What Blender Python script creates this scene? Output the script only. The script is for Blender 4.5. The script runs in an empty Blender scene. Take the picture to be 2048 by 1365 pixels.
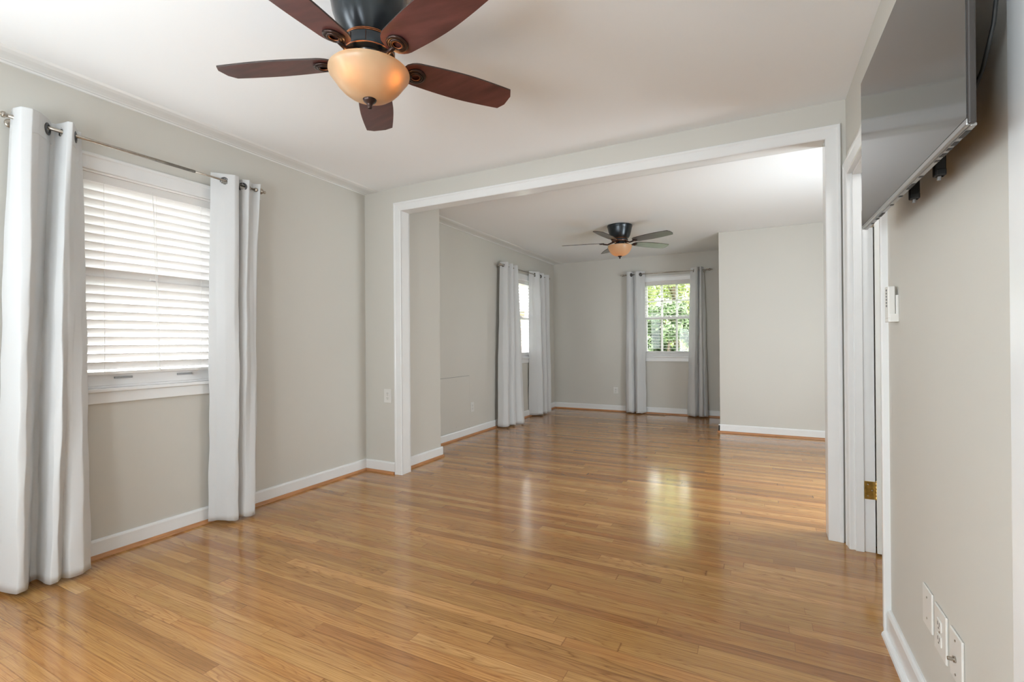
import bpy, bmesh, math, random
from mathutils import Vector, Matrix, Euler
import numpy as np
random.seed(7); rng = np.random.default_rng(7)
PI = math.pi
scene = bpy.context.scene
COL = scene.collection

# ------------------------------------------------------------------ camera
YAW, PITCH, ROLL, FPX, CAMH = math.radians(27.1722), math.radians(.1684), math.radians(-.426), 963.26, 1.1141
F = Vector((-math.sin(YAW)*math.cos(PITCH), math.cos(YAW)*math.cos(PITCH), math.sin(PITCH)))
R0 = Vector((math.cos(YAW), math.sin(YAW), 0)); U0 = R0.cross(F)
RV = R0*math.cos(ROLL)+U0*math.sin(ROLL); UV = U0*math.cos(ROLL)-R0*math.sin(ROLL)
cam = bpy.data.objects.new('camera', bpy.data.cameras.new('camera')); COL.objects.link(cam)
m = Matrix.Identity(4)
for i in range(3):
    m[i][0] = RV[i]; m[i][1] = UV[i]; m[i][2] = -F[i]
m[2][3] = CAMH
cam.matrix_world = m
cam.data.sensor_width = 36; cam.data.sensor_fit = 'HORIZONTAL'; cam.data.lens = FPX/2048*36
cam.data.clip_start = .01; cam.data.clip_end = 200
scene.camera = cam
scene.view_settings.view_transform = 'Standard'; scene.view_settings.look = 'None'
scene.view_settings.exposure = 0.0; scene.view_settings.gamma = 1.0
scene.view_settings.use_curve_mapping = False

# ------------------------------------------------------------------ daylight
W_SKY = 9.5
world = bpy.data.worlds.new('sky'); scene.world = world; world.use_nodes = True
bg = world.node_tree.nodes['Background']; bg.inputs[0].default_value = (.93, .97, 1, 1); bg.inputs[1].default_value = W_SKY
def sun(rot, energy):
    l = bpy.data.lights.new('sun', 'SUN'); l.energy = energy; l.angle = math.radians(1.0); l.color = (1, .95, .85)
    o = bpy.data.objects.new('sun', l); o.rotation_euler = rot; COL.objects.link(o)
sun((math.radians(32), math.radians(18), 0), 17.0)
def daylight(name, loc, direction, w, h, power, color=(1, 1, 1), portal=False):
    l = bpy.data.lights.new(name, 'AREA'); l.shape = 'RECTANGLE'; l.size = w; l.size_y = h; l.energy = power; l.color = color
    if portal: l.cycles.is_portal = True
    o = bpy.data.objects.new(name, l); COL.objects.link(o); o.location = loc
    o.rotation_euler = Vector(direction).to_track_quat('-Z', 'Y').to_euler()
    return o
# unseen area lights: two windows behind the camera, then two added side fills
daylight('unseen_daylight_fill', (-1.95, -1.42, 1.35), (.1, 1, .6), .8, 1.5, 72, (.86, .945, 1))
daylight('unseen_daylight_fill', (-.95, -1.42, 1.30), (.25, 1, .6), .55, 1.5, 80, (.86, .945, 1))
daylight('unseen_daylight_fill', (-2.98, -.5, 1.45), (1, .25, .0), .8, 1.1, 34, (.86, .945, 1))  # fill added to brighten the right wall; no window known here
daylight('unseen_daylight_fill', (1.42, 4.0, 1.12), (-1, .3, -.05), 1.3, 1.2, 86, (.86, .945, 1))  # fill added to brighten the far room from its hidden side
hl = bpy.data.lights.new('hall_fill', 'POINT'); hl.energy = 14; hl.shadow_soft_size = .1; ho = bpy.data.objects.new('hall_fill', hl); COL.objects.link(ho); ho.location = (1.0, 2.3, 2.2)  # unseen point light added to brighten the door leaf
# sky portals in the visible windows
daylight('window_portal', (-3.26, 1.545, 1.45), (1, 0, 0), .78, 1.15, 1, portal=True)
daylight('window_portal', (-3.26, 6.415, 1.45), (1, 0, 0), .78, 1.15, 1, portal=True)
daylight('window_portal', (-1.225, 7.77, 1.45), (0, -1, 0), .78, 1.15, 1, portal=True)
cy = scene.cycles
cy.use_denoising = True; cy.max_bounces = 10; cy.diffuse_bounces = 6; cy.glossy_bounces = 4; cy.transmission_bounces = 6
cy.transparent_max_bounces = 12; cy.sample_clamp_indirect = 6; cy.caustics_reflective = False; cy.caustics_refractive = False

# ------------------------------------------------------------------ room dimensions
H = 2.44
XL, Y1, XR, Y2 = -3.10, 3.20, .433, 7.609
YB = -1.5                 # wall behind the camera
X3, Y3 = -.434, 6.391     # closet block in the far room
OX0, OX1, OZ, OT = -2.69, .335, 2.235, .10   # wide opening between the rooms
CHX, CHY = -2.785, 3.883  # boxed chase beside the opening
DY0, DY1, DZ = 2.33, 3.10, 2.0   # doorway in the right wall

# ------------------------------------------------------------------ materials
def nodes(name):
    m = bpy.data.materials.new(name); m.use_nodes = True
    nt = m.node_tree; return m, nt, nt.nodes['Principled BSDF']
def N(nt, t, **kw):
    n = nt.nodes.new(t)
    for k, v in kw.items():
        if k == 'op': n.operation = v
        else: setattr(n, k, v)
    return n
def mathn(nt, op, a, b=None, c=None):
    n = nt.nodes.new('ShaderNodeMath'); n.operation = op
    for i, v in enumerate((a, b, c)):
        if v is None: continue
        if isinstance(v, (int, float)): n.inputs[i].default_value = v
        else: nt.links.new(v, n.inputs[i])
    return n.outputs[0]
def ramp(nt, fac, stops):
    r = nt.nodes.new('ShaderNodeValToRGB'); nt.links.new(fac, r.inputs[0])
    el = r.color_ramp.elements
    while len(el) < len(stops): el.new(.5)
    for e, (p, c) in zip(el, stops): e.position = p; e.color = (*c, 1)
    return r.outputs[0]
def mat(name, color, rough=.5, metal=0, noise=None, bump=None, spec=None, coat=0, coat_rough=.1, ior=None, stretch=(1,1,1)):
    """a plain painted / metal / plastic surface with a faint procedural mottling and surface bump"""
    m, nt, b = nodes(name)
    b.inputs['Roughness'].default_value = rough; b.inputs['Metallic'].default_value = metal
    if spec is not None: b.inputs['Specular IOR Level'].default_value = spec
    if ior: b.inputs['IOR'].default_value = ior
    b.inputs['Coat Weight'].default_value = coat; b.inputs['Coat Roughness'].default_value = coat_rough
    tc = N(nt, 'ShaderNodeTexCoord'); mp = N(nt, 'ShaderNodeMapping'); nt.links.new(tc.outputs['Object'], mp.inputs[0])
    mp.inputs['Scale'].default_value = stretch
    sc, amt = noise or (3.0, .03)
    nz = N(nt, 'ShaderNodeTexNoise'); nz.inputs['Scale'].default_value = sc; nz.inputs['Detail'].default_value = 4
    nt.links.new(mp.outputs[0], nz.inputs['Vector'])
    lo = tuple(c*(1-amt) for c in color); hi = tuple(min(1, c*(1+amt)) for c in color)
    nt.links.new(ramp(nt, nz.outputs[0], [(.3, lo), (.7, hi)]), b.inputs['Base Color'])
    if bump:
        bs, st, dist = bump
        n2 = N(nt, 'ShaderNodeTexNoise'); n2.inputs['Scale'].default_value = bs; n2.inputs['Detail'].default_value = 3
        nt.links.new(mp.outputs[0], n2.inputs['Vector'])
        bp = N(nt, 'ShaderNodeBump'); bp.inputs['Strength'].default_value = st; bp.inputs['Distance'].default_value = dist
        nt.links.new(n2.outputs[0], bp.inputs['Height']); nt.links.new(bp.outputs[0], b.inputs['Normal'])
    return m

M = {}
M['wall'] = mat('wall_paint', (.575, .56, .515), .55, noise=(1.3, .015), bump=(260, .12, .001))
M['ceil'] = mat('ceiling_paint', (.84, .862, .88), .75, noise=(1.0, .01), bump=(180, .1, .001))
M['trim'] = mat('trim_paint', (.76, .77, .77), .22, noise=(5, .02), bump=(9, .12, .004), stretch=(1,1,1))
M['vinyl'] = mat('window_vinyl', (.82, .80, .79), .35)
M['shoe'] = mat('stained_shoe', (.42, .19, .075), .35, noise=(30, .2), stretch=(.3, .3, 3))
M['white_plastic'] = mat('white_plastic', (.68, .67, .64), .35)
M['slot'] = mat('dark_slot', (.03, .03, .03), .5)
M['grey_plastic'] = mat('grey_plastic', (.22, .22, .22), .45)
M['tab_grey'] = mat('tab_grey', (.33, .33, .33), .5)
M['nickel'] = mat('brushed_nickel', (.42, .38, .33), .3, 1.0, noise=(60, .15))
M['grommet'] = mat('dark_grommet', (.10, .10, .105), .35, .8)
M['brass'] = mat('brass', (.62, .42, .12), .3, 1.0, noise=(40, .25))
M['old_brass'] = mat('painted_brass', (.36, .30, .22), .4, .4, noise=(40, .3))
M['bronze'] = mat('oil_rubbed_bronze', (.016, .022, .028), .28, .55, noise=(14, .35), coat=.4, coat_rough=.25)
M['bronze_brown'] = mat('bronze_brown', (.035, .018, .014), .28, .6, noise=(20, .4))
M['copper'] = mat('copper_edge', (.42, .16, .07), .35, .9, noise=(40, .3))
M['mahogany'] = mat('mahogany_blade', (.100, .034, .030), .36, 0, noise=(5, .35), bump=(30, .06, .002), spec=.6, stretch=(1, 5, 1))
M['greyblade'] = mat('grey_brown_blade', (.11, .10, .09), .3, 0, noise=(7, .25), bump=(40, .05, .002), spec=.7, stretch=(1, 9, 1))
M['dark_edge'] = mat('dark_blade_edge', (.03, .018, .015), .4)
M['tv_frame'] = mat('tv_frame', (.045, .04, .038), .35, .3)
M['tv_trim'] = mat('tv_bottom_trim', (.36, .36, .36), .28, .8)
M['tv_black'] = mat('tv_black', (.012, .012, .012), .5)
M['tv_screen'] = mat('tv_screen', (.02, .02, .021), .09, 0, noise=(2, .05), ior=1.9)
M['leaf'] = mat('leaf_light', (.44, .50, .20), .6, noise=(2.5, .45))
M['leaf_dark'] = mat('leaf_dark', (.09, .14, .06), .6, noise=(2.0, .5))
M['bark'] = mat('bark', (.12, .09, .06), .9, noise=(12, .3))
M['lawn'] = mat('lawn', (.12, .2, .05), .9, noise=(8, .3))
M['siding'] = mat('pale_siding', (.75, .75, .78), .6)
M['brick_pale'] = mat('pink_brick', (.55, .36, .30), .8, noise=(14, .2))
M['pavement'] = mat('pale_pavement', (.26, .26, .255), .9, noise=(6, .1))
M['roofing'] = mat('roof_shingle', (.45, .45, .47), .8, noise=(18, .3))
M['darkpane'] = mat('dark_pane', (.03, .04, .06), .08)
M['register'] = mat('wooden_register', (.30, .16, .07), .4, noise=(25, .2))
M['door'] = mat('door_paint', (.70, .70, .67), .3, bump=(6, .1, .004))
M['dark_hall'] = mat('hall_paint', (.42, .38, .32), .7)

def fabric():
    m, nt, b = nodes('curtain_cotton')
    b.inputs['Base Color'].default_value = (.74, .75, .755, 1); b.inputs['Roughness'].default_value = .9
    b.inputs['Sheen Weight'].default_value = .15
    tr = N(nt, 'ShaderNodeBsdfTranslucent'); tr.inputs[0].default_value = (.8, .8, .8, 1)
    mx = N(nt, 'ShaderNodeMixShader'); mx.inputs[0].default_value = .22
    tc = N(nt, 'ShaderNodeTexCoord')
    w1 = N(nt, 'ShaderNodeTexWave'); w1.inputs['Scale'].default_value = 260; w1.bands_direction = 'Z'
    nz = N(nt, 'ShaderNodeTexNoise'); nz.inputs['Scale'].default_value = 22; nz.inputs['Detail'].default_value = 4
    nt.links.new(tc.outputs['Object'], w1.inputs['Vector']); nt.links.new(tc.outputs['Object'], nz.inputs['Vector'])
    h = mathn(nt, 'ADD', mathn(nt, 'MULTIPLY', w1.outputs['Fac'], .08), nz.outputs[0])
    bp = N(nt, 'ShaderNodeBump'); bp.inputs['Strength'].default_value = .35; bp.inputs['Distance'].default_value = .006
    nt.links.new(h, bp.inputs['Height']); nt.links.new(bp.outputs[0], b.inputs['Normal'])
    out = nt.nodes['Material Output']
    nt.links.new(b.outputs[0], mx.inputs[1]); nt.links.new(tr.outputs[0], mx.inputs[2]); nt.links.new(mx.outputs[0], out.inputs[0])
    return m
M['curtain'] = fabric()
def translucent(name, col, f, rough=.4, tcol=None):
    m, nt, b = nodes(name); b.inputs['Base Color'].default_value = (*col, 1); b.inputs['Roughness'].default_value = rough
    tr = N(nt, 'ShaderNodeBsdfTranslucent'); tr.inputs[0].default_value = (*(tcol or col), 1)
    mx = N(nt, 'ShaderNodeMixShader'); mx.inputs[0].default_value = f
    nt.links.new(b.outputs[0], mx.inputs[1]); nt.links.new(tr.outputs[0], mx.inputs[2])
    nt.links.new(mx.outputs[0], nt.nodes['Material Output'].inputs[0])
    return m
M['slat'] = translucent('blind_slat', (.80, .79, .775), .13, .35, (.92, .90, .88))
M['cord'] = mat('blind_cord', (.75, .74, .72), .8)
def bowlglass():
    m, nt, b = nodes('amber_alabaster_glass')
    tc = N(nt, 'ShaderNodeTexCoord'); nz = N(nt, 'ShaderNodeTexNoise'); nz.inputs['Scale'].default_value = 9; nz.inputs['Detail'].default_value = 3
    nt.links.new(tc.outputs['Object'], nz.inputs['Vector'])
    c = ramp(nt, nz.outputs[0], [(.3, (.46, .36, .22)), (.7, (.55, .46, .31))])
    nt.links.new(c, b.inputs['Base Color']); b.inputs['Roughness'].default_value = .3
    tr = N(nt, 'ShaderNodeBsdfTranslucent'); tr.inputs[0].default_value = (.95, .68, .42, 1)
    mx = N(nt, 'ShaderNodeMixShader'); mx.inputs[0].default_value = .36
    nt.links.new(b.outputs[0], mx.inputs[1]); nt.links.new(tr.outputs[0], mx.inputs[2])
    nt.links.new(mx.outputs[0], nt.nodes['Material Output'].inputs[0])
    return m
M['bowl'] = bowlglass()
def emis(name, col, s):
    m, nt, b = nodes(name); b.inputs['Base Color'].default_value = (*col, 1)
    b.inputs['Emission Color'].default_value = (*col, 1); b.inputs['Emission Strength'].default_value = s
    return m
M['bulb'] = emis('warm_bulb', (1, .56, .24), 20)
def glass():
    m, nt, b = nodes('window_glass'); nt.nodes.remove(b)
    t = N(nt, 'ShaderNodeBsdfTransparent'); g = N(nt, 'ShaderNodeBsdfGlossy'); g.inputs['Roughness'].default_value = .02
    fr = N(nt, 'ShaderNodeFresnel'); fr.inputs[0].default_value = 1.45
    mx = N(nt, 'ShaderNodeMixShader')
    ge = N(nt, 'ShaderNodeNewGeometry'); fb = mathn(nt, 'MULTIPLY', fr.outputs[0], mathn(nt, 'SUBTRACT', 1, ge.outputs['Backfacing']))
    nt.links.new(fb, mx.inputs[0]); nt.links.new(t.outputs[0], mx.inputs[1]); nt.links.new(g.outputs[0], mx.inputs[2])
    nt.links.new(mx.outputs[0], nt.nodes['Material Output'].inputs[0])
    return m
M['glass'] = glass()

def oak():
    m, nt, b = nodes('oak_strip_floor')
    L = nt.links
    tc = N(nt, 'ShaderNodeTexCoord'); sx = N(nt, 'ShaderNodeSeparateXYZ'); L.new(tc.outputs['Object'], sx.inputs[0])
    x, y = sx.outputs[0], sx.outputs[1]
    v = mathn(nt, 'DIVIDE', y, .057); row = mathn(nt, 'FLOOR', v); fv = mathn(nt, 'SUBTRACT', v, row)
    wn = N(nt, 'ShaderNodeTexWhiteNoise', noise_dimensions='1D'); L.new(row, wn.inputs['W'])
    rr = wn.outputs['Value']
    wn2 = N(nt, 'ShaderNodeTexWhiteNoise', noise_dimensions='1D'); L.new(mathn(nt, 'ADD', row, 311.7), wn2.inputs['W'])
    ln = mathn(nt, 'ADD', mathn(nt, 'MULTIPLY', wn2.outputs['Value'], .9), .7)
    u0 = mathn(nt, 'DIVIDE', mathn(nt, 'ADD', x, mathn(nt, 'MULTIPLY', rr, 17)), ln)
    u = mathn(nt, 'ADD', u0, mathn(nt, 'MULTIPLY', mathn(nt, 'SINE', mathn(nt, 'MULTIPLY', u0, 2.3)), .3))
    col = mathn(nt, 'FLOOR', u); fu = mathn(nt, 'SUBTRACT', u, col)
    cv = N(nt, 'ShaderNodeCombineXYZ'); L.new(row, cv.inputs[0]); L.new(col, cv.inputs[1])
    wi = N(nt, 'ShaderNodeTexWhiteNoise', noise_dimensions='3D'); L.new(cv.outputs[0], wi.inputs['Vector'])
    idv = wi.outputs['Value']
    si = N(nt, 'ShaderNodeSeparateColor'); L.new(wi.outputs['Color'], si.inputs[0])
    base = ramp(nt, idv, [(0, (.31, .140, .044)), (.05, (.35, .165, .052)), (.16, (.395, .195, .061)), (.5, (.44, .226, .074)), (.85, (.49, .262, .092)), (1, (.57, .33, .13))])
    # reddish / yellowish drift per board
    hue = N(nt, 'ShaderNodeMixRGB'); hue.blend_type = 'MULTIPLY'; hue.inputs[0].default_value = 1
    L.new(base, hue.inputs[1]); L.new(ramp(nt, si.outputs[1], [(0, (1.03, .96, .90)), (.5, (1, 1, 1)), (1, (.97, 1.01, .95))]), hue.inputs[2])
    # growth rings: contour lines of a stretched noise field
    def gvec(sx_, sy_, off):
        c = N(nt, 'ShaderNodeCombineXYZ')
        L.new(mathn(nt, 'ADD', mathn(nt, 'MULTIPLY', x, sx_), mathn(nt, 'MULTIPLY', idv, 91)), c.inputs[0])
        L.new(mathn(nt, 'MULTIPLY', y, sy_), c.inputs[1]); L.new(mathn(nt, 'MULTIPLY', si.outputs[0], off), c.inputs[2])
        return c.outputs[0]
    n1 = N(nt, 'ShaderNodeTexNoise'); n1.inputs['Scale'].default_value = 1; n1.inputs['Detail'].default_value = 1.5
    L.new(gvec(.95, 15, 57), n1.inputs['Vector'])
    ring = mathn(nt, 'FRACT', mathn(nt, 'MULTIPLY', n1.outputs[0], 22))
    rc = ramp(nt, ring, [(0, (.58, .47, .37)), (.10, (.80, .74, .68)), (.30, (1.0, 1.0, 1.0)), (.6, (1.08, 1.08, 1.08)), (.9, (.98, .97, .95)), (1, (.66, .57, .48))])
    g1 = N(nt, 'ShaderNodeMixRGB'); g1.blend_type = 'MULTIPLY'
    L.new(mathn(nt, 'ADD', mathn(nt, 'MULTIPLY', si.outputs[2], .65), .25), g1.inputs[0]); L.new(hue.outputs[0], g1.inputs[1]); L.new(rc, g1.inputs[2])
    # fine pores
    n2 = N(nt, 'ShaderNodeTexNoise'); n2.inputs['Scale'].default_value = 1; n2.inputs['Detail'].default_value = 5; n2.inputs['Roughness'].default_value = .7
    L.new(gvec(4.5, 300, 23), n2.inputs['Vector'])
    pr = ramp(nt, n2.outputs[0], [(.32, (.60, .51, .42)), (.50, (.98, .97, .96)), (.72, (1.08, 1.08, 1.08))])
    g2 = N(nt, 'ShaderNodeMixRGB'); g2.blend_type = 'MULTIPLY'; g2.inputs[0].default_value = .95
    L.new(g1.outputs[0], g2.inputs[1]); L.new(pr, g2.inputs[2])
    # broad streaks inside a board
    n3 = N(nt, 'ShaderNodeTexNoise'); n3.inputs['Scale'].default_value = 1; n3.inputs['Detail'].default_value = 2
    L.new(gvec(.7, 45, 11), n3.inputs['Vector'])
    g3 = N(nt, 'ShaderNodeMixRGB'); g3.blend_type = 'MULTIPLY'; g3.inputs[0].default_value = .8
    L.new(g2.outputs[0], g3.inputs[1]); L.new(ramp(nt, n3.outputs[0], [(.3, (.82, .78, .72)), (.65, (1.06, 1.06, 1.06))]), g3.inputs[2])
    # joints
    ev = mathn(nt, 'MULTIPLY', mathn(nt, 'MINIMUM', fv, mathn(nt, 'SUBTRACT', 1, fv)), .057)
    eu = mathn(nt, 'MULTIPLY', mathn(nt, 'MINIMUM', fu, mathn(nt, 'SUBTRACT', 1, fu)), .9)
    e = mathn(nt, 'MINIMUM', ev, eu)
    jr = ramp(nt, mathn(nt, 'DIVIDE', e, .0022), [(0, (.42, .34, .27)), (.35, (.75, .7, .66)), (1, (1, 1, 1))])
    g4 = N(nt, 'ShaderNodeMixRGB'); g4.blend_type = 'MULTIPLY'; g4.inputs[0].default_value = .85
    L.new(g3.outputs[0], g4.inputs[1]); L.new(jr, g4.inputs[2])
    L.new(g4.outputs[0], b.inputs['Base Color'])
    # gloss: worn varnish
    n4 = N(nt, 'ShaderNodeTexNoise'); n4.inputs['Scale'].default_value = 2.2; n4.inputs['Detail'].default_value = 5
    L.new(tc.outputs['Object'], n4.inputs['Vector'])
    L.new(mathn(nt, 'ADD', mathn(nt, 'MULTIPLY', n4.outputs[0], .09), .095), b.inputs['Roughness'])
    b.inputs['Specular IOR Level'].default_value = .85
    # bump: boards cupped a hair, joints sunk
    cup = mathn(nt, 'MULTIPLY', mathn(nt, 'POWER', mathn(nt, 'SUBTRACT', fv, .5), 2), 1.0)
    n5 = N(nt, 'ShaderNodeTexNoise'); n5.inputs['Scale'].default_value = 1; n5.inputs['Detail'].default_value = 1
    L.new(gvec(4, 22, 5), n5.inputs['Vector'])
    hh = mathn(nt, 'ADD', mathn(nt, 'MULTIPLY', cup, -.25), mathn(nt, 'MULTIPLY', n5.outputs[0], .35))
    hh = mathn(nt, 'ADD', hh, mathn(nt, 'MULTIPLY', mathn(nt, 'MINIMUM', mathn(nt, 'DIVIDE', e, .002), 1), .12))
    hh = mathn(nt, 'ADD', hh, mathn(nt, 'MULTIPLY', n2.outputs[0], .03))
    bp = N(nt, 'ShaderNodeBump'); bp.inputs['Strength'].default_value = .5; bp.inputs['Distance'].default_value = .0016
    L.new(hh, bp.inputs['Height']); L.new(bp.outputs[0], b.inputs['Normal'])
    return m
M['oak'] = oak()

# ------------------------------------------------------------------ mesh helpers
def obj(name, bm, material, parent=None, bevel=0, smooth=False, seg=2, solid=0, subd=0):
    me = bpy.data.meshes.new(name); bm.normal_update(); bm.to_mesh(me); bm.free()
    for mm in (material if isinstance(material, (list, tuple)) else [material]): me.materials.append(mm)
    o = bpy.data.objects.new(name, me); COL.objects.link(o)
    if parent: o.parent = parent
    if smooth:
        for p in me.polygons: p.use_smooth = True
    if solid:
        s = o.modifiers.new('s', 'SOLIDIFY'); s.thickness = solid; s.offset = 0
    if bevel:
        b = o.modifiers.new('b', 'BEVEL'); b.width = bevel; b.segments = seg; b.limit_method = 'ANGLE'; b.angle_limit = math.radians(40)
    if subd:
        s = o.modifiers.new('d', 'SUBSURF'); s.levels = subd; s.render_levels = subd
    return o
def tag(o, label, cat, group=None, kind=None):
    o['label'] = label; o['category'] = cat
    if group: o['group'] = group
    if kind: o['kind'] = kind
    return o
def struct(o, label=None, cat=None):
    o['kind'] = 'structure'
    if label: o['label'] = label
    if cat: o['category'] = cat
    return o
def empty(name, loc=(0,0,0), rz=0):
    o = bpy.data.objects.new(name, None); o.empty_display_size = .05; COL.objects.link(o); o.location = loc; o.rotation_euler = (0,0,rz); return o
def B(): return bmesh.new()
def box(bm, a, b, mi=0):
    x0, x1 = sorted((a[0], b[0])); y0, y1 = sorted((a[1], b[1])); z0, z1 = sorted((a[2], b[2]))
    vs = [bm.verts.new(p) for p in ((x0,y0,z0),(x1,y0,z0),(x1,y1,z0),(x0,y1,z0),(x0,y0,z1),(x1,y0,z1),(x1,y1,z1),(x0,y1,z1))]
    for f in ((3,2,1,0),(4,5,6,7),(0,1,5,4),(1,2,6,5),(2,3,7,6),(3,0,4,7)):
        fc = bm.faces.new([vs[i] for i in f]); fc.material_index = mi
    return vs
def boxes(*prs):
    bm = B()
    for a, b in prs: box(bm, a, b)
    return bm
def lathe(bm, prof, n=48, c=(0,0,0), mi=0, axis='Z', cap=True):
    """prof: list of (r, h); revolve round axis through c"""
    rings = []
    for r, h in prof:
        ring = []
        for i in range(n):
            a = 2*PI*i/n; p = (r*math.cos(a), r*math.sin(a), h)
            if axis == 'X': p = (p[2], p[0], p[1])
            elif axis == 'Y': p = (p[1], p[2], p[0])
            ring.append(bm.verts.new((p[0]+c[0], p[1]+c[1], p[2]+c[2])))
        rings.append(ring)
    for a, b in zip(rings, rings[1:]):
        for i in range(n):
            f = bm.faces.new((a[i], a[(i+1) % n], b[(i+1) % n], b[i])); f.material_index = mi
    if cap:
        for rg, fl in ((rings[0], True), (rings[-1], False)):
            f = bm.faces.new(rg[::-1] if fl else rg); f.material_index = mi
    return rings
def tube(bm, pts, r, n=12, mi=0, cap=True):
    pts = [Vector(p) for p in pts]; rings = []
    rad = r if isinstance(r, (list, tuple)) else [r]*len(pts)
    up = None
    for i, p in enumerate(pts):
        t = (pts[min(i+1, len(pts)-1)]-pts[max(i-1, 0)]).normalized()
        if up is None:
            up = Vector((0,0,1)) if abs(t.z) < .9 else Vector((1,0,0))
        s = t.cross(up).normalized(); up = s.cross(t).normalized()
        rings.append([bm.verts.new(p+(s*math.cos(2*PI*k/n)+up*math.sin(2*PI*k/n))*rad[i]) for k in range(n)])
    for a, b in zip(rings, rings[1:]):
        for i in range(n):
            f = bm.faces.new((a[i], a[(i+1) % n], b[(i+1) % n], b[i])); f.material_index = mi
    if cap: bm.faces.new(rings[0][::-1]).material_index = mi; bm.faces.new(rings[-1]).material_index = mi
def torus(bm, c, nrm, R, r, n=28, k=10, flat=1.0):
    c = Vector(c); nrm = Vector(nrm).normalized()
    a = nrm.orthogonal().normalized(); b = nrm.cross(a)
    rings = []
    for i in range(n):
        t = 2*PI*i/n; d = a*math.cos(t)+b*math.sin(t)
        rings.append([bm.verts.new(c+d*(R+r*math.cos(2*PI*j/k))+nrm*r*flat*math.sin(2*PI*j/k)) for j in range(k)])
    for i in range(n):
        A, Bq = rings[i], rings[(i+1) % n]
        for j in range(k): bm.faces.new((A[j], A[(j+1) % k], Bq[(j+1) % k], Bq[j]))
def extrude_profile(bm, prof, p0, p1, out, up=Vector((0,0,1)), mi=0):
    """prof: closed list of (o, z) - out from the wall and up; swept straight from p0 to p1"""
    out = Vector(out)
    A = [bm.verts.new(Vector(p0)+out*o+up*z) for o, z in prof]; Bv = [bm.verts.new(Vector(p1)+out*o+up*z) for o, z in prof]
    n = len(prof)
    for i in range(n): bm.faces.new((A[i], A[(i+1) % n], Bv[(i+1) % n], Bv[i])).material_index = mi
    bm.faces.new(A[::-1]).material_index = mi; bm.faces.new(Bv).material_index = mi
    bmesh.ops.recalc_face_normals(bm, faces=bm.faces)

# ------------------------------------------------------------------ room shell
WT = .16
bm = B(); box(bm, (XL-.3, YB-.3, -.12), (1.7, Y2+.3, 0)); struct(obj('floor', bm, M['oak']), 'glossy honey oak strip floor running through both rooms', 'floor')
bm = B(); box(bm, (XL-.3, YB-.3, H), (1.7, Y2+.3, H+.15)); struct(obj('ceiling', bm, M['ceil']), 'smooth white ceiling over both rooms', 'ceiling')

W1 = (1.16, 1.93); W2 = (6.03, 6.80); W3 = (-1.61, -.84); WZ0, WZ1 = .885, 2.035   # window openings
def wall_x(name, x0, x1, y0, y1, holes, label, m=None):
    """wall of constant X with rectangular holes [(ya,yb,za,zb)], solid boxes round them"""
    bm = B(); cur = y0
    for ya, yb, za, zb in sorted(holes):
        box(bm, (x0, cur, 0), (x1, ya, H))
        if za > 0: box(bm, (x0, ya, 0), (x1, yb, za))
        box(bm, (x0, ya, zb), (x1, yb, H)); cur = yb
    box(bm, (x0, cur, 0), (x1, y1, H))
    return struct(obj(name, bm, m or M['wall']), label, 'wall')
wall_x('wall_left', XL-WT, XL, YB, Y2+.2, [(W1[0], W1[1], WZ0, WZ1), (W2[0], W2[1], WZ0, WZ1)], 'greige left wall with a window in each room')
bm = B()
box(bm, (XL, Y2, 0), (W3[0], Y2+WT, H)); box(bm, (W3[0], Y2, 0), (W3[1], Y2+WT, WZ0)); box(bm, (W3[0], Y2, WZ1), (W3[1], Y2+WT, H)); box(bm, (W3[1], Y2, 0), (1.7, Y2+WT, H))
struct(obj('wall_back', bm, M['wall']), 'greige end wall of the far room behind the tree window', 'wall')
bm = boxes(((XL, Y1, 0), (OX0-.02, Y1+OT, H)), ((OX1+.02, Y1, 0), (1.6, Y1+OT, H)), ((OX0-.02, Y1, OZ+.02), (OX1+.02, Y1+OT, H)))
struct(obj('wall_middle', bm, M['wall']), 'greige wall with the wide cased opening between the rooms', 'wall')
bm = boxes(((XL, Y1+OT, 0), (CHX, CHY, H)))
struct(obj('wall_chase', bm, M['wall'], bevel=.004), 'short boxed-out wall just past the wide opening, left side', 'wall')
wall_x('wall_right', XR, XR+.10, YB, Y1, [(DY0+.0, DY1+.02, 0, DZ+.02)], 'greige right wall with the television and the doorway')
bm = boxes(((X3, Y3, 0), (1.6, Y2, H)))
struct(obj('wall_closet', bm, M['wall'], bevel=.004), 'plain greige closet wall right of the far window', 'wall')
struct(obj('wall_rear', boxes(((XL, YB-.16, 0), (1.7, YB, H))), M['wall']), 'greige wall behind the camera', 'wall')
struct(obj('wall_side', boxes(((1.5, YB, 0), (1.66, Y3, H))), M['wall']), 'far room right wall and hall wall beyond the doorway', 'wall')
struct(obj('wall_hall', boxes(((XR+.10, .7, 0), (1.5, .8, H))), M['dark_hall']), 'hall wall beyond the doorway', 'wall')

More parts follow.
